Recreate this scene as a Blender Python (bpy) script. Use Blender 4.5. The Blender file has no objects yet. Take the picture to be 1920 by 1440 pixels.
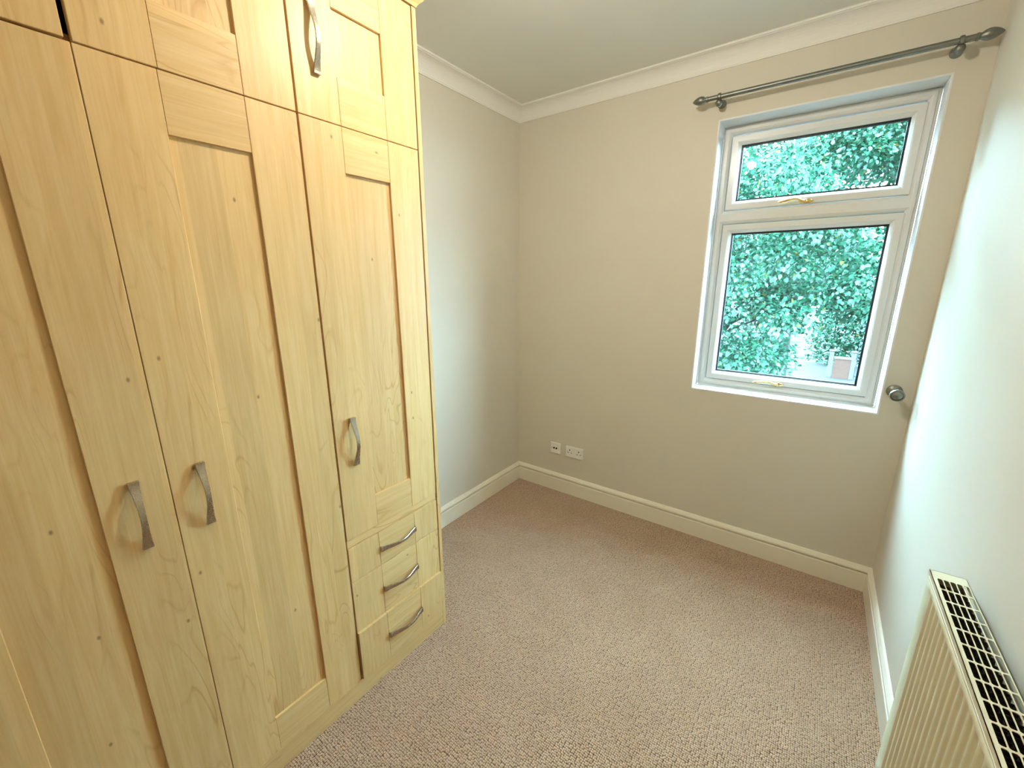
import bpy, bmesh, math, random
import numpy as np
from mathutils import Vector, Matrix

random.seed(7)
S = bpy.context.scene
COL = S.collection

# ------------------------------------------------------------------ camera
def make_camera():
    yaw, pitch, roll = 0.6318, -0.2470, -0.0032
    f = Vector((-math.sin(yaw)*math.cos(pitch), math.cos(yaw)*math.cos(pitch), math.sin(pitch)))
    r = Vector((math.cos(yaw), math.sin(yaw), 0.0))
    u = r.cross(f)
    r2 = math.cos(roll)*r + math.sin(roll)*u
    u2 = -math.sin(roll)*r + math.cos(roll)*u
    cd = bpy.data.cameras.new('camera')
    cd.sensor_fit = 'HORIZONTAL'; cd.sensor_width = 36.0
    cd.lens = 778.54*36.0/1920.0
    cd.clip_start = 0.02; cd.clip_end = 300
    c = bpy.data.objects.new('camera', cd); COL.objects.link(c)
    m = Matrix((r2, u2, -f)).transposed().to_4x4()
    m.translation = Vector((1.8855, -2.6687, 1.6458))
    c.matrix_world = m
    S.camera = c
make_camera()

# ------------------------------------------------------------------ sky, exposure, lamp levels
SKY_COLOR = (0.52, 0.745, 1.0)
SKY_STRENGTH = 54.0
LAMP_COLOR = (1.0, 0.935, 0.81)
LAMP_STRENGTH = 760.0
w = bpy.data.worlds.new('sky'); S.world = w; w.use_nodes = True
bg = w.node_tree.nodes['Background']
bg.inputs[0].default_value = (*SKY_COLOR, 1); bg.inputs[1].default_value = SKY_STRENGTH
S.view_settings.view_transform = 'Standard'; S.view_settings.look = 'None'
S.view_settings.gamma = 1.0; S.view_settings.use_curve_mapping = False
S.view_settings.exposure = 0.40

# ------------------------------------------------------------------ room numbers (metres)
W = 2.308           # right wall
H = 2.785           # ceiling
YR = -3.55          # rear wall
WX = 0.608          # wardrobe front plane
WL, WR, WB, WT = 1.3095, 2.1945, 0.9863, 2.465     # window opening
FD = 0.113          # depth of the window frame behind the wall face

# ------------------------------------------------------------------ helpers
def mesh_obj(name, verts, faces, mat=None, parent=None, smooth=False):
    me = bpy.data.meshes.new(name)
    me.from_pydata([tuple(v) for v in verts], [], faces)
    me.update()
    o = bpy.data.objects.new(name, me); COL.objects.link(o)
    if mat: me.materials.append(mat)
    if parent: o.parent = parent
    bm = bmesh.new(); bm.from_mesh(me)
    bmesh.ops.recalc_face_normals(bm, faces=bm.faces)
    bm.to_mesh(me); bm.free()
    if smooth:
        for p in me.polygons: p.use_smooth = True
    return o

def bm_obj(name, bm, mat=None, parent=None, smooth=False):
    me = bpy.data.meshes.new(name); bm.to_mesh(me); bm.free()
    o = bpy.data.objects.new(name, me); COL.objects.link(o)
    if mat: me.materials.append(mat)
    if parent: o.parent = parent
    if smooth:
        for p in me.polygons: p.use_smooth = True
    return o

def add_box(bm, a, b, bev=0.0, seg=1):
    x0, y0, z0 = a; x1, y1, z1 = b
    vs = [bm.verts.new(p) for p in ((x0,y0,z0),(x1,y0,z0),(x1,y1,z0),(x0,y1,z0),(x0,y0,z1),(x1,y0,z1),(x1,y1,z1),(x0,y1,z1))]
    fs = [bm.faces.new([vs[i] for i in q]) for q in ((3,2,1,0),(4,5,6,7),(0,1,5,4),(1,2,6,5),(2,3,7,6),(3,0,4,7))]
    if bev > 0:
        es = list({e for f in fs for e in f.edges})
        bmesh.ops.bevel(bm, geom=es, offset=bev, segments=seg, affect='EDGES', profile=0.5)

def box(name, a, b, mat, parent=None, bev=0.0, seg=1):
    bm = bmesh.new(); add_box(bm, a, b, bev, seg)
    return bm_obj(name, bm, mat, parent)

def add_lathe(bm, prof, origin, axis, n=24):
    """prof: list of (radius, distance along axis)"""
    ax = Vector(axis).normalized()
    t = Vector((0,0,1)) if abs(ax.z) < 0.9 else Vector((1,0,0))
    e1 = ax.cross(t).normalized(); e2 = ax.cross(e1)
    o = Vector(origin); rings = []
    for r, d in prof:
        if r < 1e-6: rings.append([bm.verts.new(o+ax*d)])
        else: rings.append([bm.verts.new(o+ax*d+(e1*math.cos(2*math.pi*k/n)+e2*math.sin(2*math.pi*k/n))*r) for k in range(n)])
    for A, B in zip(rings, rings[1:]):
        for k in range(n):
            k2 = (k+1) % n
            if len(A) == 1 and len(B) == 1: continue
            if len(A) == 1: bm.faces.new((A[0], B[k], B[k2]))
            elif len(B) == 1: bm.faces.new((A[k], B[0], A[k2]))
            else: bm.faces.new((A[k], B[k], B[k2], A[k2]))
    for R_, in ((rings[0],), (rings[-1],)):
        if len(R_) > 1: bm.faces.new(R_)
    bmesh.ops.recalc_face_normals(bm, faces=bm.faces)

def lathe(name, prof, origin, axis, mat, parent=None, n=24):
    bm = bmesh.new(); add_lathe(bm, prof, origin, axis, n)
    o = bm_obj(name, bm, mat, parent, True)
    return auto(o)

def auto(o, ang=40):
    me = o.data
    bm = bmesh.new(); bm.from_mesh(me)
    for f in bm.faces: f.smooth = True
    for e in bm.edges:
        if len(e.link_faces) == 2 and e.calc_face_angle(0) > math.radians(ang): e.smooth = False
    bm.to_mesh(me); bm.free()
    return o

def add_tube(bm, pts, radii, n=8, cap=True):
    pts = [Vector(p) for p in pts]
    if not hasattr(radii, '__len__'): radii = [radii]*len(pts)
    rings = []; prev = None
    for i, p in enumerate(pts):
        d = (pts[min(i+1, len(pts)-1)] - pts[max(i-1, 0)]).normalized()
        if prev is None:
            t = Vector((0,0,1)) if abs(d.z) < 0.9 else Vector((1,0,0))
            e1 = d.cross(t).normalized()
        else:
            e1 = (prev - d*prev.dot(d)).normalized()
        prev = e1; e2 = d.cross(e1)
        rings.append([bm.verts.new(p+(e1*math.cos(2*math.pi*k/n)+e2*math.sin(2*math.pi*k/n))*radii[i]) for k in range(n)])
    for A, B in zip(rings, rings[1:]):
        for k in range(n): bm.faces.new((A[k], A[(k+1)%n], B[(k+1)%n], B[k]))
    if cap:
        bm.faces.new(rings[0]); bm.faces.new(rings[-1])
    bmesh.ops.recalc_face_normals(bm, faces=bm.faces)

def tube(name, pts, radii, mat, parent=None, n=10):
    bm = bmesh.new(); add_tube(bm, pts, radii, n)
    return auto(bm_obj(name, bm, mat, parent, True), 50)

def sweep(name, prof, place, mat, parent=None, closed=True):
    """prof: list of 2-D points; place: list of functions (a, b) -> point, one per station"""
    verts = []; faces = []; n = len(prof)
    for fn in place:
        for a, b in prof: verts.append(fn(a, b))
    for s in range(len(place)-1):
        for k in range(n if closed else n-1):
            k2 = (k+1) % n
            faces.append((s*n+k, s*n+k2, (s+1)*n+k2, (s+1)*n+k))
    if closed:
        faces.append(tuple(range(n))); faces.append(tuple(range((len(place)-1)*n, len(place)*n)))
    return mesh_obj(name, verts, faces, mat, parent)

def add_ring(bm, rect, prof, close=True):
    """mitred rectangular frame in the xz plane. rect=(x0,x1,z0,z1); prof: (inset, y) points of a closed section"""
    x0, x1, z0, z1 = rect; loops = []
    for d, y in prof:
        loops.append([bm.verts.new(p) for p in ((x0+d,y,z0+d),(x1-d,y,z0+d),(x1-d,y,z1-d),(x0+d,y,z1-d))])
    n = len(loops)
    for i in range(n if close else n-1):
        A, B = loops[i], loops[(i+1) % n]
        for k in range(4): bm.faces.new((A[k], A[(k+1)%4], B[(k+1)%4], B[k]))
    bmesh.ops.recalc_face_normals(bm, faces=bm.faces)

def empty(name, loc=(0,0,0)):
    o = bpy.data.objects.new(name, None); COL.objects.link(o)
    o.location = loc; o.empty_display_size = 0.1
    return o

def tag(o, label, cat, group=None):
    o['label'] = label; o['category'] = cat
    if group: o['group'] = group
    return o

def struct(o, label=None):
    o['kind'] = 'structure'
    if label: o['label'] = label
    return o

def thing(name, label, cat, loc=(0,0,0), group=None):
    return tag(empty(name, loc), label, cat, group)

def settle(root):
    """move the root empty's children so that their meshes, written in world metres, stay where they are"""
    inv = Matrix.Translation(root.location).inverted()
    for ch in root.children: ch.matrix_parent_inverse = inv

# ------------------------------------------------------------------ materials
class N:
    def __init__(s, name):
        s.m = bpy.data.materials.new(name); s.m.use_nodes = True
        s.t = s.m.node_tree; s.b = s.t.nodes['Principled BSDF']; s.out = s.t.nodes['Material Output']
    def node(s, typ, **kw):
        n = s.t.nodes.new(typ)
        for k, v in kw.items(): setattr(n, k, v)
        return n
    def link(s, a, b): s.t.links.new(a, b)
    def setb(s, **kw):
        for k, v in kw.items():
            key = {'color':'Base Color','rough':'Roughness','metal':'Metallic','spec':'Specular IOR Level','coat':'Coat Weight','coat_rough':'Coat Roughness'}[k]
            s.b.inputs[key].default_value = (*v, 1) if key == 'Base Color' else v
    def math(s, op, a, b=None, c=None):
        n = s.node('ShaderNodeMath', operation=op)
        for i, v in enumerate((a, b, c)):
            if v is None: continue
            if isinstance(v, (int, float)): n.inputs[i].default_value = v
            else: s.link(v, n.inputs[i])
        return n.outputs[0]
    def mix(s, f, a, b, mode='MIX'):
        n = s.node('ShaderNodeMix', data_type='RGBA', blend_type=mode)
        for sock, v in ((n.inputs[0], f), (n.inputs[6], a), (n.inputs[7], b)):
            if isinstance(v, (int, float)): sock.default_value = v
            elif isinstance(v, tuple): sock.default_value = (*v, 1)
            else: s.link(v, sock)
        return n.outputs[2]
    def mapr(s, v, a, b, c=0.0, d=1.0):
        n = s.node('ShaderNodeMapRange'); s.link(v, n.inputs[0])
        for i, q in enumerate((a, b, c, d)): n.inputs[i+1].default_value = q
        return n.outputs[0]
    def noise(s, vec, scale, detail=3, rough=0.5, dist=0.0):
        n = s.node('ShaderNodeTexNoise'); s.link(vec, n.inputs['Vector'])
        n.inputs['Scale'].default_value = scale; n.inputs['Detail'].default_value = detail
        n.inputs['Roughness'].default_value = rough; n.inputs['Distortion'].default_value = dist
        return n.outputs[0]
    def bump(s, h, strength=0.2, dist=0.002):
        n = s.node('ShaderNodeBump'); s.link(h, n.inputs['Height'])
        n.inputs['Strength'].default_value = strength; n.inputs['Distance'].default_value = dist
        s.link(n.outputs[0], s.b.inputs['Normal'])
    def coords(s, random_shift=False):
        c = s.node('ShaderNodeTexCoord').outputs['Object']
        if not random_shift: return c
        oi = s.node('ShaderNodeObjectInfo')
        n = s.node('ShaderNodeVectorMath', operation='MULTIPLY_ADD')
        cx = s.node('ShaderNodeCombineXYZ')
        for i in range(3): s.link(oi.outputs['Random'], cx.inputs[i])
        s.link(cx.outputs[0], n.inputs[0]); n.inputs[1].default_value = (17.3, 29.1, 41.7); s.link(c, n.inputs[2])
        return n.outputs[0]
    def scale(s, vec, sx, sy, sz):
        n = s.node('ShaderNodeVectorMath', operation='MULTIPLY'); s.link(vec, n.inputs[0])
        n.inputs[1].default_value = (sx, sy, sz); return n.outputs[0]
    def sep(s, vec):
        n = s.node('ShaderNodeSeparateXYZ'); s.link(vec, n.inputs[0]); return n.outputs

def paint(name, color, rough=0.6, var=0.03, bump=0.06, bscale=220, spec=0.35):
    k = N(name); k.setb(rough=rough, spec=spec)
    c = k.coords()
    v = k.noise(c, 1.7, 4, 0.6)
    dark = tuple(x*(1-var*2) for x in color); light = tuple(min(1, x*(1+var)) for x in color)
    k.link(k.mix(v, dark, light), k.b.inputs['Base Color'])
    k.bump(k.noise(c, bscale, 2), bump, 0.001)
    return k.m

def wood(name, axis, base=(0.76, 0.53, 0.25)):
    """maple effect board; axis 'z' or 'y' is the grain direction, boards lie in the yz plane"""
    k = N(name); k.setb(rough=0.42, spec=0.32)
    c = k.coords(True)
    x, y, z = k.sep(c)
    along, across = (z, y) if axis == 'z' else (y, z)
    cx = k.node('ShaderNodeCombineXYZ'); k.link(across, cx.inputs[0]); k.link(along, cx.inputs[1]); k.link(x, cx.inputs[2])
    v = cx.outputs[0]
    # glued strips of slightly different tone
    warp = k.noise(k.scale(v, 2, 0.6, 0), 1.0, 1)
    st = k.math('FLOOR', k.math('ADD', k.math('MULTIPLY', across, 13.0), k.math('MULTIPLY', warp, 0.5)))
    wn = k.node('ShaderNodeTexWhiteNoise', noise_dimensions='1D'); k.link(st, wn.inputs['W'])
    tone = wn.outputs['Value']
    # soft grain
    g1 = k.noise(k.scale(v, 60, 3.0, 1), 1.0, 4, 0.6, 0.6)
    g2 = k.noise(k.scale(v, 260, 5.0, 1), 1.0, 2, 0.5)
    # cathedral figure: distorted rings
    sh = k.node('ShaderNodeCombineXYZ'); k.link(k.math('ADD', k.math('MULTIPLY', across, 9.0), k.math('MULTIPLY', tone, 30.0)), sh.inputs[0])
    k.link(k.math('MULTIPLY', along, 1.5), sh.inputs[1])
    fig = k.noise(sh.outputs[0], 1.0, 2, 0.4, 0.8)
    rings = k.math('FRACT', k.math('MULTIPLY', fig, 11.0))
    line = k.mapr(k.math('ABSOLUTE', k.math('SUBTRACT', rings, 0.5)), 0.0, 0.13, 1.0, 0.0)
    line = k.math('MULTIPLY', line, k.mapr(k.noise(k.scale(v, 5, 1.2, 0), 1.0, 2), 0.48, 0.66))
    # small knots
    vo = k.node('ShaderNodeTexVoronoi', voronoi_dimensions='2D'); k.link(k.scale(v, 7.0, 4.2, 0), vo.inputs['Vector'])
    vo.inputs['Scale'].default_value = 1.0
    kx = k.sep(vo.outputs['Color'])
    knot = k.math('MULTIPLY', k.mapr(vo.outputs['Distance'], 0.010, 0.034, 1.0, 0.0), k.math('GREATER_THAN', kx[0], 0.74))
    col = k.mix(tone, tuple(b*0.93 for b in base), tuple(min(1, b*1.05) for b in base))
    col = k.mix(k.mapr(g1, 0.35, 0.7), col, k.mix(1.0, col, (0.90, 0.83, 0.72), 'MULTIPLY'))
    col = k.mix(k.mapr(g2, 0.4, 0.75, 0, 0.35), col, k.mix(1.0, col, (0.86, 0.78, 0.66), 'MULTIPLY'))
    col = k.mix(k.math('MULTIPLY', line, 0.7), col, k.mix(1.0, col, (0.72, 0.58, 0.42), 'MULTIPLY'))
    col = k.mix(k.math('MULTIPLY', knot, 0.75), col, (0.20, 0.11, 0.045))
    k.link(col, k.b.inputs['Base Color'])
    k.bump(g2, 0.03, 0.0006)
    return k.m

def metal(name, color, rough=0.3, brushed=True):
    k = N(name); k.setb(color=color, rough=rough, metal=1.0)
    if brushed:
        c = k.coords()
        n = k.noise(k.scale(c, 900, 900, 60), 1.0, 1)
        k.link(k.mapr(n, 0.3, 0.7, rough*0.9, rough*1.1), k.b.inputs['Roughness'])
    return k.m

M = {}
M['wall'] = paint('greige_wall_paint', (0.74, 0.69, 0.585), 0.62)
M['wall_left'] = M['wall']
M['ceiling'] = paint('ceiling_emulsion', (0.84, 0.84, 0.79), 0.7)
M['cornice'] = paint('cornice_white', (0.90, 0.88, 0.83), 0.55, 0.015)
M['skirting'] = paint('cream_gloss', (0.92, 0.87, 0.73), 0.28, 0.02, 0.02, 90, 0.5)
M['reveal'] = paint('reveal_white', (0.82, 0.84, 0.84), 0.45, 0.01)
M['wood_v'] = wood('maple_upright', 'z')
M['wood_h'] = wood('maple_crosswise', 'y')
M['carcass'] = wood('maple_carcass', 'z', (0.40, 0.235, 0.10))
M['nickel'] = metal('brushed_nickel', (0.52, 0.48, 0.40), 0.26)
M['brass'] = metal('polished_brass', (0.80, 0.58, 0.25), 0.14, False)
M['pewter'] = metal('pewter_metal', (0.25, 0.265, 0.24), 0.42)
M['upvc'] = paint('white_upvc', (0.80, 0.80, 0.77), 0.20, 0.008, 0.0, 60, 0.5)
M['plastic'] = paint('white_plastic', (0.93, 0.91, 0.86), 0.3, 0.01, 0.0, 60, 0.5)
M['hole'] = paint('dark_slot', (0.02, 0.018, 0.016), 0.7, 0.0, 0.0)
M['rad'] = paint('cream_radiator_enamel', (0.70, 0.64, 0.44), 0.30, 0.01, 0.02, 120, 0.5)
M['rad_in'] = paint('shaded_convector_steel', (0.030, 0.023, 0.015), 0.7, 0.3, 0.2, 300)  # near-black: the shade inside the radiator is put into the colour
k = N('gasket_rubber'); k.setb(color=(0.012, 0.014, 0.022), rough=0.5); M['gasket'] = k.m

def carpet():
    k = N('brown_loop_carpet'); k.setb(rough=0.95, spec=0.1)
    k.b.inputs['Sheen Weight'].default_value = 0.50; k.b.inputs['Sheen Roughness'].default_value = 0.45
    c = k.coords()
    wob = k.node('ShaderNodeVectorMath', operation='MULTIPLY_ADD')
    nz = k.node('ShaderNodeTexNoise'); k.link(c, nz.inputs['Vector']); nz.inputs['Scale'].default_value = 30
    k.link(nz.outputs['Color'], wob.inputs[0]); wob.inputs[1].default_value = (0.006, 0.006, 0); k.link(c, wob.inputs[2])
    vo = k.node('ShaderNodeTexVoronoi', voronoi_dimensions='2D'); k.link(k.scale(wob.outputs[0], 140, 124, 0), vo.inputs['Vector'])
    vo.inputs['Scale'].default_value = 1.0; vo.inputs['Randomness'].default_value = 0.42
    d = vo.outputs['Distance']
    cr = k.sep(vo.outputs['Color'])
    loop = k.mapr(d, 0.30, 0.68, 1.0, 0.0)
    col = k.mix(cr[0], (0.55, 0.345, 0.200), (0.72, 0.480, 0.300))
    col = k.mix(loop, k.mix(1.0, col, (0.20, 0.14, 0.09), 'MULTIPLY'), col)
    big = k.noise(c, 3.0, 3)
    col = k.mix(k.mapr(big, 0.3, 0.7, 0.0, 1.0), k.mix(1.0, col, (0.92, 0.90, 0.88), 'MULTIPLY'), col)
    k.link(col, k.b.inputs['Base Color'])
    k.bump(loop, 0.9, 0.004)
    return k.m
M['carpet'] = carpet()

def glass():
    k = N('window_glass'); t = k.t
    tr = k.node('ShaderNodeBsdfTransparent'); tr.inputs[0].default_value = (0.93, 0.98, 0.96, 1)
    gl = k.node('ShaderNodeBsdfGlossy'); gl.inputs['Roughness'].default_value = 0.0
    fr = k.node('ShaderNodeFresnel'); fr.inputs[0].default_value = 1.5
    mx = k.node('ShaderNodeMixShader')
    gg = k.node('ShaderNodeNewGeometry')
    k.link(k.math('MULTIPLY', fr.outputs[0], k.math('SUBTRACT', 1.0, gg.outputs['Backfacing'])), mx.inputs[0]); k.link(tr.outputs[0], mx.inputs[1]); k.link(gl.outputs[0], mx.inputs[2])
    k.link(mx.outputs[0], k.out.inputs[0])
    return k.m
M['glass'] = glass()

def leaf(name, dark, light, accent):
    k = N(name)
    ge = k.node('ShaderNodeNewGeometry')
    r = k.node('ShaderNodeValToRGB'); k.link(ge.outputs['Random Per Island'], r.inputs[0])
    e = r.color_ramp.elements
    e[0].position = 0.0; e[0].color = (*dark, 1); e[1].position = 0.75; e[1].color = (*light, 1)
    q = r.color_ramp.elements.new(0.975); q.color = (*light, 1)
    q = r.color_ramp.elements.new(0.985); q.color = (*accent, 1)
    df = k.node('ShaderNodeBsdfDiffuse'); tl = k.node('ShaderNodeBsdfTranslucent'); gl = k.node('ShaderNodeBsdfGlossy')
    gl.inputs['Roughness'].default_value = 0.35; gl.inputs[0].default_value = (0.9, 1.0, 1.0, 1)
    k.link(r.outputs[0], df.inputs[0]); k.link(r.outputs[0], tl.inputs[0])
    a = k.node('ShaderNodeMixShader'); a.inputs[0].default_value = 0.4
    k.link(df.outputs[0], a.inputs[1]); k.link(tl.outputs[0], a.inputs[2])
    b = k.node('ShaderNodeMixShader'); b.inputs[0].default_value = 0.03
    k.link(a.outputs[0], b.inputs[1]); k.link(gl.outputs[0], b.inputs[2])
    k.link(b.outputs[0], k.out.inputs[0])
    return k.m
M['leaf_teal'] = leaf('leaves_blue_green', (0.0012, 0.021, 0.0115), (0.022, 0.088, 0.048), (0.09, 0.075, 0.02))
M['leaf_green'] = leaf('leaves_mid_green', (0.0010, 0.019, 0.0095), (0.017, 0.076, 0.038), (0.085, 0.075, 0.02))
M['leaf_shrub'] = leaf('leaves_shrub', (0.007, 0.035, 0.005), (0.034, 0.080, 0.012), (0.07, 0.06, 0.014))
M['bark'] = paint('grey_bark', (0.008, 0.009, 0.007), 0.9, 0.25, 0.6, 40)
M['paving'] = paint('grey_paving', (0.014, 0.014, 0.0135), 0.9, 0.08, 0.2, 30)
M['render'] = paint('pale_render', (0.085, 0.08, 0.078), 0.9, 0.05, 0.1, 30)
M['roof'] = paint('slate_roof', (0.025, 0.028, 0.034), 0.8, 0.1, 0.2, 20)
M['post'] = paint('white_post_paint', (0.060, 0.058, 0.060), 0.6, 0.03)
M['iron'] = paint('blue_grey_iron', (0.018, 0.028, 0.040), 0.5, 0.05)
def brickmat():
    k = N('pink_brickwork'); k.setb(rough=0.9)
    c = k.coords(); x, y, z = k.sep(c)
    cx = k.node('ShaderNodeCombineXYZ'); k.link(x, cx.inputs[0]); k.link(z, cx.inputs[1])
    b = k.node('ShaderNodeTexBrick'); k.link(cx.outputs[0], b.inputs['Vector'])
    b.inputs['Scale'].default_value = 1.0; b.inputs['Brick Width'].default_value = 0.225; b.inputs['Row Height'].default_value = 0.075
    b.inputs['Mortar Size'].default_value = 0.008
    b.inputs['Color1'].default_value = (0.060, 0.020, 0.0105, 1); b.inputs['Color2'].default_value = (0.070, 0.026, 0.0140, 1)
    b.inputs['Mortar'].default_value = (0.026, 0.022, 0.019, 1)
    k.link(b.outputs['Color'], k.b.inputs['Base Color']); return k.m
M['brick'] = brickmat()

# ------------------------------------------------------------------ room shell
T = 0.25
struct(box('floor', (-T, YR-T, -0.12), (W+T, T, 0.0), M['carpet']), 'brown looped carpet floor of the small bedroom')
struct(box('ceiling', (-T, YR-T, H), (W+T, T, H+0.12), M['ceiling']), 'plain pale ceiling')
struct(box('wall_left', (-T, YR-T, 0), (0, T, H), M['wall']), 'greige painted wall behind and beside the fitted wardrobe')
struct(box('wall_right', (W, YR-T, 0), (W+T, T, H), M['wall']), 'greige painted wall carrying the radiator')
struct(box('wall_rear', (0, YR-T, 0), (W, YR, H), M['wall']), 'greige wall behind the camera')
bm = bmesh.new()
xs = [0, WL, WR, W]; zs = [0, WB, WT, H]
V = {}
for yy in (0.0, T):
    for i, x in enumerate(xs):
        for j, z in enumerate(zs): V[i, j, yy] = bm.verts.new((x, yy, z))
for i in range(3):
    for j in range(3):
        if i == 1 and j == 1: continue
        for yy in (0.0, T): bm.faces.new([V[i, j, yy], V[i+1, j, yy], V[i+1, j+1, yy], V[i, j+1, yy]])
for (a, b) in (((1,1),(2,1)), ((2,1),(2,2)), ((2,2),(1,2)), ((1,2),(1,1)), ((0,0),(3,0)), ((3,0),(3,3)), ((3,3),(0,3)), ((0,3),(0,0))):
    if a[0] == b[0]: ij = [(a[0], j) for j in (range(a[1], b[1]+1) if b[1] > a[1] else range(a[1], b[1]-1, -1))]
    else: ij = [(i, a[1]) for i in (range(a[0], b[0]+1) if b[0] > a[0] else range(a[0], b[0]-1, -1))]
    for p, q in zip(ij, ij[1:]): bm.faces.new([V[(*p, 0.0)], V[(*q, 0.0)], V[(*q, T)], V[(*p, T)]])
bmesh.ops.recalc_face_normals(bm, faces=bm.faces)
struct(bm_obj('wall_back', bm, M['wall']), 'greige wall with the window in it')

# skirting boards
SK = [(0, 0), (0.018, 0), (0.018, 0.1035), (0.0165, 0.1060), (0.0060, 0.1075), (0.0060, 0.1150), (0.0165, 0.1166), (0.0178, 0.121), (0.0168, 0.128), (0.012, 0.137), (0.008, 0.1445), (0.004, 0.1474), (0, 0.1474)]
YE = -1.4825
struct(sweep('baseboard_left', SK, [lambda a, b: (a, YE, b), lambda a, b: (a, -a, b)], M['skirting']), 'cream moulded skirting board beside the wardrobe')
struct(sweep('baseboard_back', SK, [lambda a, b: (a, -a, b), lambda a, b: (W-a, -a, b)], M['skirting']), 'cream moulded skirting board under the window')
struct(sweep('baseboard_right', SK, [lambda a, b: (W-a, -a, b), lambda a, b: (W-a, YR+a, b)], M['skirting']), 'cream moulded skirting board on the radiator wall')
struct(sweep('baseboard_rear', SK, [lambda a, b: (W-a, YR+a, b), lambda a, b: (0.62, YR+a, b)], M['skirting']), 'cream skirting board behind the camera')
# coving
CB = 2.702; CPJ = 0.0778
CV = [(0, CB), (0.006, CB), (0.0065, CB+0.006)]
for i in range(9):
    a = math.radians(90*i/8)
    CV.append((0.068-0.060*math.cos(a)**0.9 if i else 0.008, (CB+0.008)+0.064*math.sin(a)**1.15 if i else CB+0.008))
CV += [(0.0700, H-0.009), (CPJ, H-0.009), (CPJ, H), (0, H)]
struct(sweep('trim_1', CV, [lambda a, b: (a, YR+a, b), lambda a, b: (a, -a, b)], M['cornice']), 'white coving above the wardrobe wall')
struct(sweep('trim_2', CV, [lambda a, b: (a, -a, b), lambda a, b: (W-a, -a, b)], M['cornice']), 'white coving above the window wall')
struct(sweep('trim_3', CV, [lambda a, b: (W-a, -a, b), lambda a, b: (W-a, YR+a, b)], M['cornice']), 'white coving above the radiator wall')
struct(sweep('trim_4', CV, [lambda a, b: (W-a, YR+a, b), lambda a, b: (a, YR+a, b)], M['cornice']), 'white coving behind the camera')

# ------------------------------------------------------------------ window
win = struct(empty('window_1', (WL, 0, WB)), 'white double casement window with brass handles')
def lining():
    bm = bmesh.new()
    e = 0.0015
    add_ring(bm, (WL-0.002, WR+0.002, WB-0.002, WT+0.002), [(0, -e), (0.007, -e), (0.009, 0.002), (0.009, FD+0.01), (0, FD+0.01)])
    return bm_obj('reveal_lining', bm, M['reveal'], win)
lining()
TC = dict(l=1.3607, r=2.1519, t=2.4099, b=2.0202)
BC = dict(l=1.3607, r=2.1519, t=1.9501, b=1.0374)
RL = 0.009
bm = bmesh.new()
fr_in = TC['l']-WL-RL
add_ring(bm, (WL+RL, WR-RL, WB+RL, WT-RL), [(0, FD+0.010), (0.004, FD+0.008), (0.012, FD+0.008), (0.014, FD), (fr_in-0.014, FD), (fr_in-0.002, FD+0.010), (fr_in, FD+0.014), (fr_in, FD+0.07), (0, FD+0.07)])
frame = bm_obj('outer_frame', bm, M['upvc'], win)
tp = [(TC['b'], FD+0.07), (TC['b'], FD+0.014), (TC['b']-0.002, FD+0.010), (TC['b']-0.016, FD+0.0003), (BC['t']+0.016, FD+0.0003), (BC['t']+0.002, FD+0.010), (BC['t'], FD+0.014), (BC['t'], FD+0.07)]
sweep('transom', tp, [lambda a, b: (TC['l']-0.022, b, a), lambda a, b: (TC['r']+0.022, b, a)], M['upvc'], win)

def handle(cx, cz, y, parent, droop):
    bm = bmesh.new()
    # oval rose
    add_lathe(bm, [(0, 0.0), (0.016, 0.0), (0.0165, -0.004), (0.0145, -0.0075), (0, -0.009)], (0, y, 0), (0, 1, 0), 20)
    for v in bm.verts: v.co.x = v.co.x*1.9; v.co.z *= 0.72
    for v in bm.verts: v.co += Vector((cx+0.008, 0, cz))
    # spindle boss
    n0 = len(bm.verts)
    add_lathe(bm, [(0.012, -0.006), (0.0125, -0.016), (0.010, -0.021), (0, -0.022)], (cx, y, cz), (0, 1, 0), 16)
    # cranked lever with teardrop tip
    pts = [(cx+0.012, y-0.018, cz-0.003), (cx-0.004, y-0.021, cz), (cx-0.018, y-0.024, cz+0.006), (cx-0.030, y-0.031, cz+0.013), (cx-0.044, y-0.036, cz+0.015),
           (cx-0.060, y-0.037, cz+0.012+droop), (cx-0.078, y-0.037, cz+0.009+droop*1.5), (cx-0.092, y-0.037, cz+0.006+droop*2), (cx-0.104, y-0.037, cz+0.004+droop*2), (cx-0.116, y-0.037, cz+0.002+droop*2)]
    rad = [0.004, 0.0072, 0.0062, 0.0052, 0.005, 0.0056, 0.0066, 0.006, 0.0068, 0.0012]
    add_tube(bm, pts, rad, 10)
    return auto(bm_obj('window_handle', bm, M['brass'], parent, True), 50)

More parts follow.
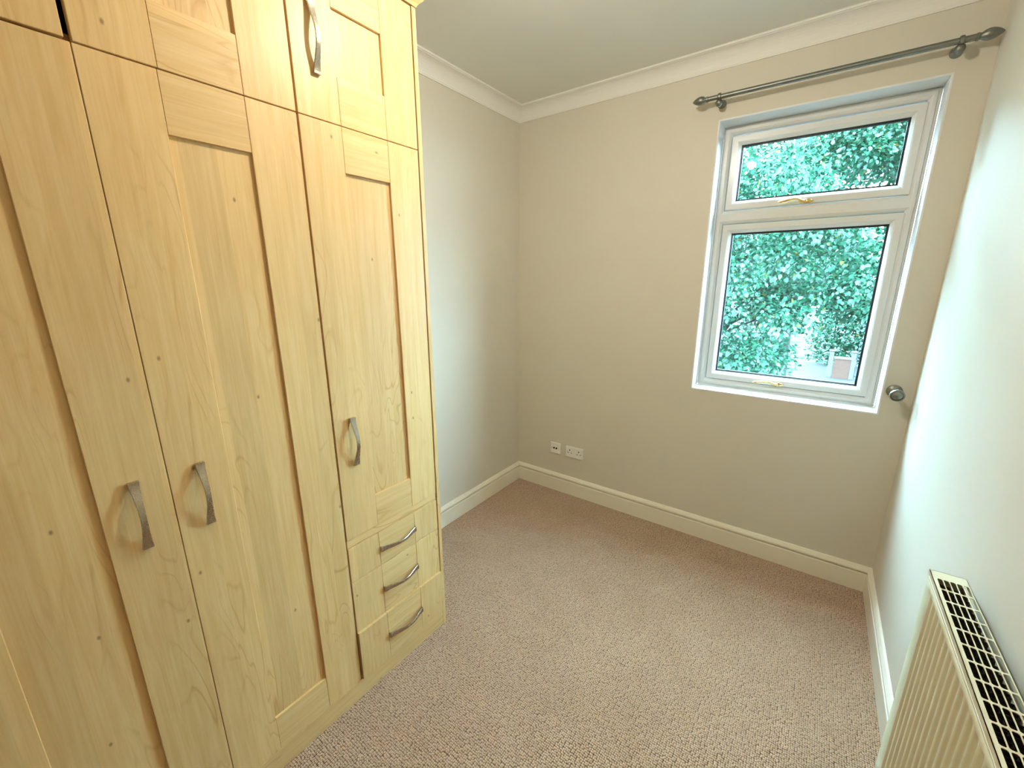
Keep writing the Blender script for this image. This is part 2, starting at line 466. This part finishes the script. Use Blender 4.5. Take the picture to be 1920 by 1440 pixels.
def casement(c, cz_handle, droop):
    rect = (c['l']+0.0035, c['r']-0.0035, c['b']+0.0035, c['t']-0.0035)
    d1 = 1.4116-1.3607-0.0035     # frame edge to visible glass
    y0 = FD+0.004
    bm = bmesh.new()
    add_ring(bm, rect, [(0.0, y0+0.010), (0.0015, y0+0.001), (0.004, y0), (0.030, y0), (0.031, y0+0.004), (0.031, y0+0.060), (0, y0+0.060)])
    sash = bm_obj('sash', bm, M['upvc'], win)
    bm = bmesh.new()
    add_ring(bm, rect, [(0.0305, y0+0.003), (0.033, y0+0.003), (0.036, y0+0.006), (d1-0.003, y0+0.014), (d1, y0+0.018), (d1, y0+0.022), (0.0305, y0+0.022)])
    bm_obj('glazing_bead', bm, M['upvc'], sash)
    bm = bmesh.new()
    add_ring(bm, rect, [(d1-0.004, y0+0.019), (d1+0.003, y0+0.019), (d1+0.0035, y0+0.0225), (d1-0.004, y0+0.0225)])
    add_ring(bm, rect, [(d1-0.004, y0+0.0275), (d1+0.0085, y0+0.0275), (d1+0.0085, y0+0.043), (d1-0.004, y0+0.043)])
    bm_obj('glazing_gasket', bm, M['gasket'], sash)
    x0, x1, z0, z1 = rect
    q = d1-0.003
    box('pane', (x0+q, y0+0.0230, z0+q), (x1-q, y0+0.0268, z1-q), M['glass'], sash)
    box('pane', (x0+q, y0+0.0435, z0+q), (x1-q, y0+0.0473, z1-q), M['glass'], sash)
    handle(1.742, cz_handle, y0, sash, droop)
    return sash
casement(TC, 2.034, 0.0005)
casement(BC, 1.052, 0.0)
settle(win)

# ------------------------------------------------------------------ fitted wardrobe
YA, YB, YG = -2.4058, -1.9526, -1.5035
YL = -2.859
ZB, ZT, ZC = 0.0862, 2.1078, 2.5526
ST = 0.1352     # stile width
DR = 0.009      # panel recess
XB = 0.588      # back of the doors

def handle_mesh():
    """bow handle along z, centre at origin, standing out in +x"""
    L = 0.178; n = 28; bm = bmesh.new(); rings = []
    for i in range(n+1):
        t = -1+2*i/n
        s = (0.5+0.5*math.cos(math.pi*t))**0.85
        ho = 0.0115+0.0215*s
        th = 0.0045
        hi = max(0.0, ho-th) if abs(t) < 0.93 else 0.0
        wd = 0.0062+0.0052*abs(t)**1.8
        z = t*L/2
        rings.append([bm.verts.new(p) for p in ((hi, -wd, z), (ho-0.001, -wd, z), (ho, -wd+0.0012, z), (ho, wd-0.0012, z), (ho-0.001, wd, z), (hi, wd, z))])
    for A, B in zip(rings, rings[1:]):
        for k in range(6): bm.faces.new((A[k], A[(k+1) % 6], B[(k+1) % 6], B[k]))
    bm.faces.new(rings[0]); bm.faces.new(rings[-1])
    bmesh.ops.recalc_face_normals(bm, faces=bm.faces)
    me = bpy.data.meshes.new('bow_handle'); bm.to_mesh(me); bm.free()
    me.materials.append(M['nickel'])
    return me
HM = handle_mesh()
def put_handle(y, z, parent, base, horizontal=False, x=WX):
    o = bpy.data.objects.new('handle', HM); COL.objects.link(o)
    for p in HM.polygons: p.use_smooth = False
    o.parent = parent
    o.location = Vector((x, y, z))
    if horizontal: o.rotation_euler = (math.radians(90), 0, 0)
    return o

G = 0.0011
def door(y0, y1, z0, z1, rail_t, rail_b, root, hy=None, hz=None):
    """shaker door: recessed panel with two stiles and two rails"""
    d = box('door', (XB, y0+0.04, z0+0.04), (WX-DR, y1-0.04, z1-0.04), M['wood_v'], root)
    e = 0.0007
    box('stile', (XB, y0, z0), (WX, y0+ST-e, z1), M['wood_v'], d, G)
    box('stile', (XB, y1-ST+e, z0), (WX, y1, z1), M['wood_v'], d, G)
    box('rail', (XB, y0+ST, z1-rail_t), (WX-0.0002, y1-ST, z1), M['wood_h'], d, G*0.8)
    box('rail', (XB, y0+ST, z0), (WX-0.0002, y1-ST, z0+rail_b), M['wood_h'], d, G*0.8)
    if hy is not None: put_handle(hy, hz, d, root)
    return d

def carcass(y0, y1, z0, z1, root, shelves=()):
    bm = bmesh.new(); t = 0.018; x1 = XB-0.003
    add_box(bm, (0.012, y0, z0), (x1, y0+t, z1)); add_box(bm, (0.012, y1-t, z0), (x1, y1, z1))
    add_box(bm, (0.012, y0+t, z0), (x1, y1-t, z0+t)); add_box(bm, (0.012, y0+t, z1-t), (x1, y1-t, z1))
    add_box(bm, (0.006, y0, z0), (0.012, y1, z1))
    for s in shelves: add_box(bm, (0.012, y0+t, s), (x1, y1-t, s+t))
    return bm_obj('carcass', bm, M['carcass'], root)

HZ = 1.087
ward = thing('wardrobe', 'tall pale maple wardrobe with two full-length shaker doors, nearest the camera', 'wardrobe', (WX, (YL+YB)/2, ZB))
carcass(YL+0.002, YB-0.001, ZB, ZT-0.002, ward, (1.75,))
door(YL+0.002, YA-0.0008, ZB+0.001, ZT-0.0018, 0.1338, 0.132, ward, YA-0.068, HZ)
door(YA+0.0009, YB-0.0030, ZB+0.001, ZT-0.0018, 0.1320, 0.132, ward, YA+0.0675, HZ)
settle(ward)

nar = thing('wardrobe_with_drawers', 'narrow maple wardrobe unit with one door above three drawers, next to the end panel', 'wardrobe', (WX, (YB+YG)/2, ZB))
carcass(YB+0.001, YG-0.001, ZB, ZT-0.002, nar, (0.69, 0.53, 0.303))
door(YB+0.0030, YG-0.0030, 0.7145, ZT-0.0014, 0.1322, 0.128, nar, YB+0.0700, HZ)
box('rail_strip', (XB, YB+0.0030, 0.6818), (WX-0.0035, YG-0.0030, 0.7130), M['wood_h'], nar, 0.0008)
for (z0, z1, off) in ((0.5338, 0.6792, 0.0), (0.3072, 0.5306, 0.0), (ZB+0.001, 0.3057, 0.0090)):
    y0, y1 = YB+0.0030, YG-0.0030
    yl, yr = -1.8164, -1.6364
    d = box('drawer', (XB, yl+0.0006, z0), (WX+off-0.0002, yr-0.0006, z1), M['wood_h'], nar, G*0.8)
    box('stile', (XB, y0, z0), (WX+off, yl-0.0004, z1), M['wood_v'], d, G)
    box('stile', (XB, yr+0.0004, z0), (WX+off, y1, z1), M['wood_v'], d, G)
    put_handle((yl+yr)/2, (0.6065, 0.4195, 0.1965)[(0.5338, 0.3072, ZB+0.001).index(z0)], d, nar, True, WX+off)
settle(nar)

tw = thing('overhead_cupboard', 'two-door maple overhead cupboard above the tall double wardrobe', 'cupboard', (WX, (YL+YB)/2, ZT))
carcass(YL+0.002, YB-0.001, ZT, ZC+0.003, tw)
door(YL+0.002, YA-0.0080, ZT+0.0036, ZC, 0.1335, 0.133, tw, YA-0.075, 2.3125)
door(YA+0.0035, YB-0.0030, ZT+0.0014, ZC, 0.1335, 0.132, tw, YA+0.0675, 2.3125)
settle(tw)
tn = thing('overhead_cupboard', 'single-door maple overhead cupboard above the narrow drawer wardrobe', 'cupboard', (WX, (YB+YG)/2, ZT))
carcass(YB+0.001, YG-0.001, ZT, ZC+0.003, tn)
door(YB+0.0030, YG-0.0030, ZT+0.0012, ZC, 0.1335, 0.132, tn, YB+0.0700, 2.3125)
settle(tn)

tag(box('end_panel', (0.004, -1.5005, 0.0), (WX, YE, 2.5565), M['wood_v'], None, 0.0012), 'full-height maple end panel closing the wardrobe run by the bare wall', 'panel')
tag(box('end_panel', (0.004, YL-0.018, 0.0), (WX, YL, 2.5565), M['wood_v'], None, 0.0012), 'maple end panel at the far left end of the wardrobe run, outside the frame', 'panel')
tag(box('plinth', (0.580, YL+0.001, 0.0), (WX-0.001, -1.5008, 0.0845), M['wood_h'], None, 0.0012), 'long maple plinth board along the carpet under the wardrobe doors', 'plinth')
CR = [(-0.028, 2.5585), (0.002, 2.5585), (0.004, 2.563), (0.008, 2.568), (0.016, 2.575), (0.026, 2.586), (0.034, 2.598), (0.040, 2.610), (0.047, 2.614), (0.050, 2.620), (0.050, 2.634), (-0.028, 2.634)]
crown = sweep('crown_moulding', CR, [lambda a, b: (WX+a, YL-0.018, b), lambda a, b: (WX+a, YE+a, b), lambda a, b: (0.002, YE+a, b)], M['wood_h'])
tag(crown, 'curved maple crown moulding along the top of the wardrobe', 'moulding')

# ------------------------------------------------------------------ curtain pole
ry, rz = -0.080, 2.5505
pole = thing('curtain_pole', 'grey pewter curtain pole with bud finials above the window', 'curtain pole', (1.75, 0, rz))
lathe('pole', [(0.0115, 0), (0.0115, 1.0)], (1.246, ry, rz), (1, 0, 0), M['pewter'], pole, 20)
FIN = [(0.0115, -0.006), (0.0135, -0.004), (0.0135, 0.003), (0.0100, 0.006), (0.0125, 0.010), (0.0175, 0.018), (0.0205, 0.028), (0.0200, 0.038), (0.0165, 0.050), (0.0110, 0.060), (0.0050, 0.068), (0.0, 0.072)]
lathe('finial', FIN, (1.258, ry, rz), (-1, 0, 0), M['pewter'], pole)
lathe('finial', FIN, (2.231, ry, rz), (1, 0, 0), M['pewter'], pole)
for bx in (1.316, 2.187):
    bm = bmesh.new()
    add_lathe(bm, [(0.021, 0), (0.021, -0.006), (0.017, -0.010), (0.010, -0.013), (0.0075, -0.016), (0.0075, -0.055), (0.009, -0.060)], (bx, 0, rz-0.012), (0, 1, 0), 20)
    add_lathe(bm, [(0.0135, -0.008), (0.0165, -0.006), (0.0175, 0.0), (0.0165, 0.006), (0.0135, 0.008)], (bx, ry, rz), (1, 0, 0), 20)
    add_lathe(bm, [(0, -0.018), (0.009, -0.0155), (0.0155, -0.009), (0.018, 0), (0.0155, 0.009), (0.009, 0.0155), (0, 0.018)], (bx, ry+0.006, rz-0.026), (0, 0, 1), 18)
    auto(bm_obj('bracket', bm, M['pewter'], pole, True), 40)
settle(pole)

# curtain holdback on the wall
hb = thing('curtain_holdback', 'grey metal curtain holdback knob on the wall beside the window', 'holdback', (2.236, 0, 1.110))
lathe('wall_rose', [(0.0, 0.0), (0.030, 0.0), (0.0315, -0.003), (0.030, -0.008), (0.020, -0.012), (0.012, -0.018)], (2.235, 0, 1.113), (0, 1, 0), M['pewter'], hb)
lathe('stem', [(0.012, -0.015), (0.0095, -0.035), (0.0105, -0.070), (0.016, -0.090)], (2.235, 0, 1.113), (0, 1, 0), M['pewter'], hb)
lathe('knob', [(0.015, -0.086), (0.024, -0.090), (0.0285, -0.096), (0.0285, -0.102), (0.026, -0.107), (0.021, -0.1085), (0.0205, -0.106), (0.018, -0.1065), (0.0175, -0.110), (0.008, -0.114), (0, -0.115)], (2.235, 0, 1.113), (0, 1, 0), M['pewter'], hb, 28)
settle(hb)

# ------------------------------------------------------------------ sockets
def hole(x0, x1, z0, z1, y, parent, name='pin_hole'):
    return box(name, (x0, y-0.0004, z0), (x1, y+0.003, z1), M['hole'], parent)
tv = thing('aerial_socket', 'small square white aerial socket with two round ports, left of the double socket', 'socket', (0.360, 0, 0.357))
box('plate', (0.317, -0.010, 0.314), (0.403, 0, 0.400), M['plastic'], tv, 0.0022, 2)
for dx in (-0.011, 0.011):
    lathe('port', [(0.0072, 0), (0.0072, -0.0035), (0.0058, -0.0038)], (0.360+dx, -0.0095, 0.357), (0, 1, 0), M['hole'], tv, 16)
for dx in (-0.030, 0.030):
    lathe('screw', [(0.0030, 0), (0.0028, -0.0012), (0, -0.0014)], (0.360+dx, -0.0097, 0.357), (0, 1, 0), M['nickel'], tv, 12)
settle(tv)
ds = thing('double_socket', 'white double power socket with two switches, low on the wall by the corner', 'socket', (0.526, 0, 0.357))
box('plate', (0.453, -0.010, 0.314), (0.599, 0, 0.400), M['plastic'], ds, 0.0022, 2)
for cx in (0.488, 0.564):
    hole(cx-0.0035, cx+0.0035, 0.366, 0.377, -0.010, ds)
    hole(cx-0.016, cx-0.009, 0.346, 0.352, -0.010, ds)
    hole(cx+0.009, cx+0.016, 0.346, 0.352, -0.010, ds)
for cx in (0.516, 0.536):
    box('rocker_switch', (cx-0.0075, -0.0132, 0.363), (cx+0.0075, -0.009, 0.387), M['plastic'], ds, 0.0012)
for cx in (0.466, 0.586):
    lathe('screw', [(0.0030, 0), (0.0028, -0.0012), (0, -0.0014)], (cx, -0.0097, 0.357), (0, 1, 0), M['nickel'], ds, 12)
settle(ds)

# ------------------------------------------------------------------ radiator
rad = thing('radiator', 'cream panel radiator with ribbed front and open top grille on the right wall', 'radiator', (2.25, -1.81, 0.2))
RX0, RX1, RY0, RY1, RZ0, RZ1 = 2.2175, 2.2863, -2.365, -1.2567, 0.205, 0.900
def ribbed_panel(name, x, sgn):
    P = 0.0335; ys = []; y = RY1
    pad = 0.028; nrib = int((RY1-RY0-2*pad)/P); per = 10
    a0 = RY1-(RY1-RY0-nrib*P)/2
    ycoords = [(RY1, 0)] + [(a0-i*P/per, 0.5-0.5*math.cos(2*math.pi*i/per)) for i in range(nrib*per+1)] + [(RY0, 0)]
    zt = 0.858
    zc = [(RZ0, 0), (RZ0+0.035, 0), (RZ0+0.040, .25), (RZ0+0.046, .7), (RZ0+0.055, 1), (0.5, 1), (zt-0.018, 1), (zt-0.010, .8), (zt-0.004, .35), (zt, 0), (0.878, 0)]
    verts, faces = [], []
    def shape(v): return 0.5-0.5*math.cos(math.pi*min(1.0, max(0.0, (v-0.1)/0.8)))
    for z, wz in zc:
        for yy, s in ycoords: verts.append((x + sgn*0.0050*wz*(1-shape(s))*(0 if yy in (RY1, RY0) else 1), yy, z))
    n = len(ycoords)
    for j in range(len(zc)-1):
        for i in range(n-1): faces.append((j*n+i, j*n+i+1, (j+1)*n+i+1, (j+1)*n+i))
    o = mesh_obj(name, verts, faces, M['rad'], rad)
    auto(o, 50)
    md = o.modifiers.new('thickness', 'SOLIDIFY'); md.thickness = 0.0015; md.offset = 0
    return o
ribbed_panel('front_panel', RX0+0.0022, 1)
# rolled seam along the top edge of the front panel
box('top_seam', (RX0+0.0005, RY0, 0.8765), (RX0+0.005, RY1-0.0015, 0.8825), M['rad'], rad, 0.0018, 2)
ribbed_panel('back_panel', RX1-0.0035, -1)
# folded convector fins between the panels
verts, faces = [], []
nf = 44; prof = []
for i in range(nf):
    y = RY1-0.03-i*(RY1-RY0-0.06)/nf; stp = (RY1-RY0-0.06)/nf
    prof += [(RX0+0.014, y), (RX0+0.036, y-stp*0.12), (RX0+0.036, y-stp*0.5), (RX0+0.014, y-stp*0.62)]
for z in (0.26, 0.882):
    for p in prof: verts.append((p[0], p[1], z))
n = len(prof)
for i in range(n-1): faces.append((i, i+1, n+i+1, n+i))
o = mesh_obj('convector_fins', verts, faces, M['rad_in'], rad)
md = o.modifiers.new('thickness', 'SOLIDIFY'); md.thickness = 0.0008
box('water_channel', (RX0+0.0405, RY0+0.02, 0.25), (RX0+0.0425, RY1-0.02, 0.86), M['rad_in'], rad)
verts2 = [((RX1+RX0+0.0065)-v[0], v[1]-0.006, v[2]) for v in verts]
o = mesh_obj('convector_fins', verts2, [(i, i+1, n+i+1, n+i) for i in range(n-1)], M['rad_in'], rad)
md = o.modifiers.new('thickness', 'SOLIDIFY'); md.thickness = 0.0008
# top grille: sheet with five rows of slots
def grille():
    bm = bmesh.new()
    cx = [2.2250+i*0.01175 for i in range(6)]
    cy0 = RY1-0.0335; PY = 0.0490; ny = int((cy0-(RY0+0.03))/PY)
    hw = 0.00105; hl = 0.0021; c = 0.0022
    Z = RZ1
    vc = {}
    def v(x, y):
        k_ = (round(x, 5), round(y, 5))
        if k_ not in vc: vc[k_] = bm.verts.new((x, y, Z))
        return vc[k_]
    ye = cy0-ny*PY
    for j in range(ny):
        ya, yb = cy0-j*PY, cy0-(j+1)*PY
        for i in range(5):
            xa, xb = cx[i], cx[i+1]
            A, B, C_, D = v(xa, ya), v(xb, ya), v(xb, yb), v(xa, yb)
            x0, x1, y0, y1 = xa+hw, xb-hw, ya-hl, yb+hl
            o_ = [v(x0+c, y0), v(x1-c, y0), v(x1, y0-c), v(x1, y1+c), v(x1-c, y1), v(x0+c, y1), v(x0, y1+c), v(x0, y0-c)]
            for f in ((A, o_[0], o_[1], B), (B, o_[1], o_[2]), (B, o_[2], o_[3], C_), (C_, o_[3], o_[4]), (C_, o_[4], o_[5], D), (D, o_[5], o_[6]), (D, o_[6], o_[7], A), (A, o_[7], o_[0])):
                bm.faces.new(f)
        for (xa, xb) in ((RX0, cx[0]), (cx[5], RX1)):
            bm.faces.new((v(xa, ya), v(xb, ya), v(xb, yb), v(xa, yb)))
    xx = [RX0]+cx+[RX1]
    for a, b in zip(xx, xx[1:]):
        bm.faces.new((v(a, RY1), v(b, RY1), v(b, cy0), v(a, cy0)))
        bm.faces.new((v(a, ye), v(b, ye), v(b, RY0), v(a, RY0)))
    bmesh.ops.recalc_face_normals(bm, faces=bm.faces)
    # folded-down skirts
    for (p, q) in (((RX0, RY0), (RX0, RY1)), ((RX1, RY1), (RX1, RY0)), ((RX0, RY1), (RX1, RY1)), ((RX1, RY0), (RX0, RY0))):
        t = [bm.verts.new((p[0], p[1], Z)), bm.verts.new((q[0], q[1], Z)), bm.verts.new((q[0], q[1], Z-0.0135)), bm.verts.new((p[0], p[1], Z-0.0135))]
        bm.faces.new(t)
    o = bm_obj('top_grille', bm, M['rad'], rad)
    md = o.modifiers.new('thickness', 'SOLIDIFY'); md.thickness = 0.0014
    return o
grille()
for yy in (RY1-0.001, RY0+0.001):
    bm = bmesh.new(); add_box(bm, (RX0+0.007, yy-0.0008, 0.22), (RX1-0.004, yy+0.0008, 0.886))
    bm_obj('side_panel', bm, M['rad'], rad)
tube('valve_pipe', [(2.250, RY1+0.035, 0.0), (2.250, RY1+0.035, 0.16), (2.250, RY1+0.034, 0.21), (2.250, RY1+0.030, 0.23), (2.250, RY1-0.01, 0.235)], 0.0075, M['nickel'], rad)
for yy in (-1.45, -2.15):
    box('wall_bracket', (RX1-0.004, yy-0.018, 0.30), (W-0.0006, yy+0.018, 0.80), M['rad'], rad, 0.001)
settle(rad)

# ------------------------------------------------------------------ ceiling light (just out of frame above)
LP = Vector((1.215, -1.55, 2.63))
lamp = thing('pendant_lamp', 'bare warm bulb on a short ceiling pendant, just above the frame', 'lamp', (LP.x, LP.y, H))
lathe('ceiling_rose', [(0, 0), (0.045, 0), (0.045, -0.010), (0.030, -0.020), (0.008, -0.024), (0, -0.024)], (LP.x, LP.y, H), (0, 0, 1), M['plastic'], lamp)
lathe('lamp_holder', [(0.006, -0.022), (0.006, -0.05), (0.019, -0.056), (0.019, -0.090), (0.014, -0.094)], (LP.x, LP.y, H), (0, 0, 1), M['plastic'], lamp)
k = N('glowing_bulb_glass')
em = k.node('ShaderNodeEmission'); em.inputs[0].default_value = (*LAMP_COLOR, 1); em.inputs[1].default_value = LAMP_STRENGTH
k.link(em.outputs[0], k.out.inputs[0])
BR = 0.036
lathe('bulb', [(0.0, -BR), (0.014, -0.0335), (0.026, -0.025), (0.0335, -0.014), (BR, 0.0), (0.0357, 0.004)], (LP.x, LP.y, LP.z), (0, 0, 1), k.m, lamp)
lathe('bulb_masking_neck', [(0.03575, 0.0042), (0.0345, 0.009), (0.033, 0.016), (0.026, 0.030), (0.016, 0.050), (0.013, 0.062)], (LP.x, LP.y, LP.z), (0, 0, 1), M['plastic'], lamp)  # opaque upper half, shaped to hold lamp light off the upper wardrobe
settle(lamp)

# ------------------------------------------------------------------ outdoors, one storey below
GZ = -2.6
struct(box('ground', (-40, 0.3, GZ-0.2), (45, 70, GZ), M['paving']), 'pale paved ground below the window')

def leaf_cloud(name, centres, sizes, count, leaf_len, mat, parent, seed, droop=0.35):
    rng = np.random.default_rng(seed)
    C = np.array(centres); R = np.array(sizes)
    wts = R**2; idx = rng.choice(len(C), count, p=wts/wts.sum())
    d = rng.normal(size=(count, 3)); d /= np.linalg.norm(d, axis=1)[:, None]
    rad_ = rng.random(count)**0.45
    P = C[idx] + d*(R[idx]*rad_)[:, None]*np.array([1, 1, 0.72])
    # leaf axis: outward with droop
    ax = d*0.8 + rng.normal(size=(count, 3))*0.6; ax[:, 2] -= droop
    ax /= np.linalg.norm(ax, axis=1)[:, None]
    up = np.array([0, 0, 1.0]) + rng.normal(size=(count, 3))*0.45 + d*0.35
    sd = np.cross(ax, up); sd /= np.linalg.norm(sd, axis=1)[:, None]+1e-9
    nr = np.cross(sd, ax)
    L = leaf_len*(0.65+0.6*rng.random(count)); Wd = L*0.36
    def pt(a, s, n_): return P + ax*(a*L)[:, None] + sd*(s*Wd)[:, None] + nr*(n_*L)[:, None]
    one = np.ones(count)
    pts = [pt(0*one, 0*one, 0*one), pt(.30*one, one, .07*one), pt(.68*one, .8*one, .05*one), pt(one, 0*one, -.06*one), pt(.68*one, -.8*one, .05*one), pt(.30*one, -one, .07*one)]
    Vv = np.stack(pts, 1).reshape(-1, 3)
    b = (np.arange(count)*6)[:, None]
    F = np.concatenate([b+np.array([[0, 1, 2, 3]]), b+np.array([[0, 3, 4, 5]])], 1).reshape(-1, 4)
    me = bpy.data.meshes.new(name)
    me.vertices.add(len(Vv)); me.vertices.foreach_set('co', Vv.ravel().astype(np.float32))
    nf_ = len(F); me.loops.add(nf_*4); me.polygons.add(nf_)
    me.loops.foreach_set('vertex_index', F.ravel().astype(np.int32))
    me.polygons.foreach_set('loop_start', (np.arange(nf_)*4).astype(np.int32))
    me.update(calc_edges=True); me.validate()
    me.materials.append(mat)
    o = bpy.data.objects.new(name, me); COL.objects.link(o); o.parent = parent
    o['kind'] = 'stuff'
    return o

def tree(name, label, base, crown, rad3, nclump, count, leaf_len, mat, seed, trunk_r=0.14, cat='tree', keep=None):
    rnd = random.Random(seed)
    root = thing(name, label, cat, base)
    bx, by, bz = base; cx, cy, cz = crown
    p = [(bx, by, bz), (bx+(cx-bx)*0.25, by+(cy-by)*0.25, bz+(cz-bz)*0.4), (bx+(cx-bx)*0.6, by+(cy-by)*0.6, bz+(cz-bz)*0.75), (cx, cy, cz), (cx+0.1, cy, cz+rad3[2]*0.6)]
    tube('trunk', p, [trunk_r, trunk_r*0.85, trunk_r*0.65, trunk_r*0.45, trunk_r*0.15], M['bark'], root, 10)
    cs, ss = [], []
    for i in range(nclump):
        while True:
            d = Vector((rnd.uniform(-1, 1), rnd.uniform(-1, 1), rnd.uniform(-1, 1)))
            c_ = (cx+d.x*rad3[0], cy+d.y*rad3[1], cz+d.z*rad3[2])
            if d.length < 1 and not (keep and not keep(c_)): break
        cs.append((cx+d.x*rad3[0], cy+d.y*rad3[1], cz+d.z*rad3[2])); ss.append(rnd.uniform(0.32, 0.62)*rad3[0]/2.4)
    for i in range(0, min(nclump, 24)):
        c = Vector(cs[i]); s = Vector(p[2]).lerp(Vector(p[3]), rnd.random())
        m1 = s.lerp(c, 0.5)+Vector((rnd.uniform(-.15, .15), rnd.uniform(-.15, .15), rnd.uniform(0, .25)))
        tube('branch', [s, m1, c], [trunk_r*0.17, trunk_r*0.11, trunk_r*0.03], M['bark'], root, 6)
    leaf_cloud('foliage', cs, ss, count, leaf_len, mat, root, seed)
    settle(root)
    return root

tree('tree', 'leafy blue-green tree close outside the window, filling its left half', (0.2, 6.4, GZ), (0.15, 5.4, 0.9), (2.4, 1.0, 3.0), 165, 54000, 0.072, M['leaf_teal'], 3, keep=lambda c: c[0] < 1.45 or c[2] > 0.9)
tree('tree', 'broad mid-green tree behind the window at the right, overhanging the gate', (4.2, 8.4, GZ), (3.3, 8.2, 2.5), (2.3, 1.1, 2.6), 100, 40000, 0.085, M['leaf_green'], 11, keep=lambda c: c[2] > 0.95 or c[0] > 3.9)
tree('tree', 'tall tree farther back whose upper crown shows through the top pane', (1.2, 12.0, GZ), (1.0, 12.0, 4.4), (3.9, 1.5, 3.0), 90, 15000, 0.13, M['leaf_teal'], 23, 0.2)
tree('tree', 'unseen tall tree added left of the window to block sky light from the right wall', (-5.2, 6.6, GZ), (-5.0, 6.6, 2.4), (2.5, 1.5, 4.4), 230, 70000, 0.20, M['leaf_green'], 47, 0.2)  # added out of view to screen open sky from the right wall
tree('tree', 'second unseen tree added farther left, also keeping sky light off the right wall', (-11.6, 7.4, GZ), (-11.4, 7.4, 2.2), (3.2, 1.6, 4.6), 110, 20000, 0.24, M['leaf_green'], 53, 0.2)  # another added, unseen tree; cuts low sky light reaching that wall
tree('tree', 'small yellow-green tree farther off, glimpsed between the two nearest trees', (0.7, 16.5, GZ), (1.0, 16.5, 2.2), (1.8, 1.2, 1.6), 60, 12000, 0.13, M['leaf_shrub'], 31, 0.08)

# gate, wall and house beyond
gw = thing('garden_wall', 'short pinkish brick garden wall between two white posts, far below the window', 'wall', (3.0, 20.0, GZ))
box('brickwork', (2.72, 20.0, GZ), (3.30, 20.22, GZ+0.85), M['brick'], gw, 0.004)
box('coping', (2.70, 19.97, GZ+0.85), (3.32, 20.25, GZ+0.92), M['render'], gw, 0.006)
for px in (2.60, 3.36):
    q = box('post', (px-0.08, 20.0, GZ), (px+0.08, 20.16, GZ+1.15), M['post'], gw, 0.008)
    box('cap', (px-0.11, 19.97, GZ+1.15), (px+0.11, 20.19, GZ+1.22), M['post'], q, 0.02)
settle(gw)
gt = thing('iron_gate', 'blue-grey iron gate with upright bars beside the brick wall', 'gate', (4.1, 20.1, GZ))
for zz in (GZ+0.12, GZ+1.0, GZ+1.55): box('rail', (3.46, 20.07, zz), (4.86, 20.11, zz+0.05), M['iron'], gt, 0.004)
for i in range(12):
    bx = 3.48+i*0.124
    box('bar', (bx-0.012, 20.075, GZ+0.05), (bx+0.012, 20.105, GZ+1.75), M['iron'], gt)
settle(gt)
hedge = thing('hedge', 'dark clipped hedge running behind the iron gate', 'hedge', (5.5, 23.5, GZ))
hc = [(2.2+0.45*i, 23.5, GZ+0.55+0.75*j) for i in range(16) for j in range(5)]
leaf_cloud('foliage', hc, [0.72]*len(hc), 16000, 0.15, M['leaf_green'], hedge, 61)
for i in range(6): tube('stem', [(2.6+1.25*i, 23.5, GZ), (2.7+1.25*i, 23.52, GZ+1.2), (2.6+1.25*i, 23.5, GZ+2.6)], [0.05, 0.04, 0.015], M['bark'], hedge, 6)
settle(hedge)
hs = thing('house', 'pale rendered house with a slate roof glimpsed between the trees', 'house', (-2.0, 34.0, GZ))
box('wall', (-9.0, 32.0, GZ), (1.2, 40.0, 3.1), M['render'], hs)
mesh_obj('roof', [(-9.4, 31.5, 3.05), (1.6, 31.5, 3.05), (1.6, 40.5, 3.05), (-9.4, 40.5, 3.05), (-9.4, 36, 6.0), (1.6, 36, 6.0)], [(0, 1, 5, 4), (2, 3, 4, 5), (0, 4, 3), (1, 2, 5), (3, 2, 1, 0)], M['roof'], hs)
box('gutter', (-9.4, 31.35, 2.98), (1.6, 31.5, 3.12), M['iron'], hs, 0.03)
for wx_ in (-7.0, -3.8, -0.6):
    for wz_ in (-1.7, 0.9):
        f = box('window', (wx_-0.6, 31.93, wz_), (wx_+0.6, 32.05, wz_+1.3), M['post'], hs, 0.02)
        for s in (-1, 1): box('pane', (wx_+s*0.28-0.22, 31.90, wz_+0.1), (wx_+s*0.28+0.22, 31.95, wz_+1.2), M['gasket'], f)
settle(hs)
bpy.context.view_layer.update()
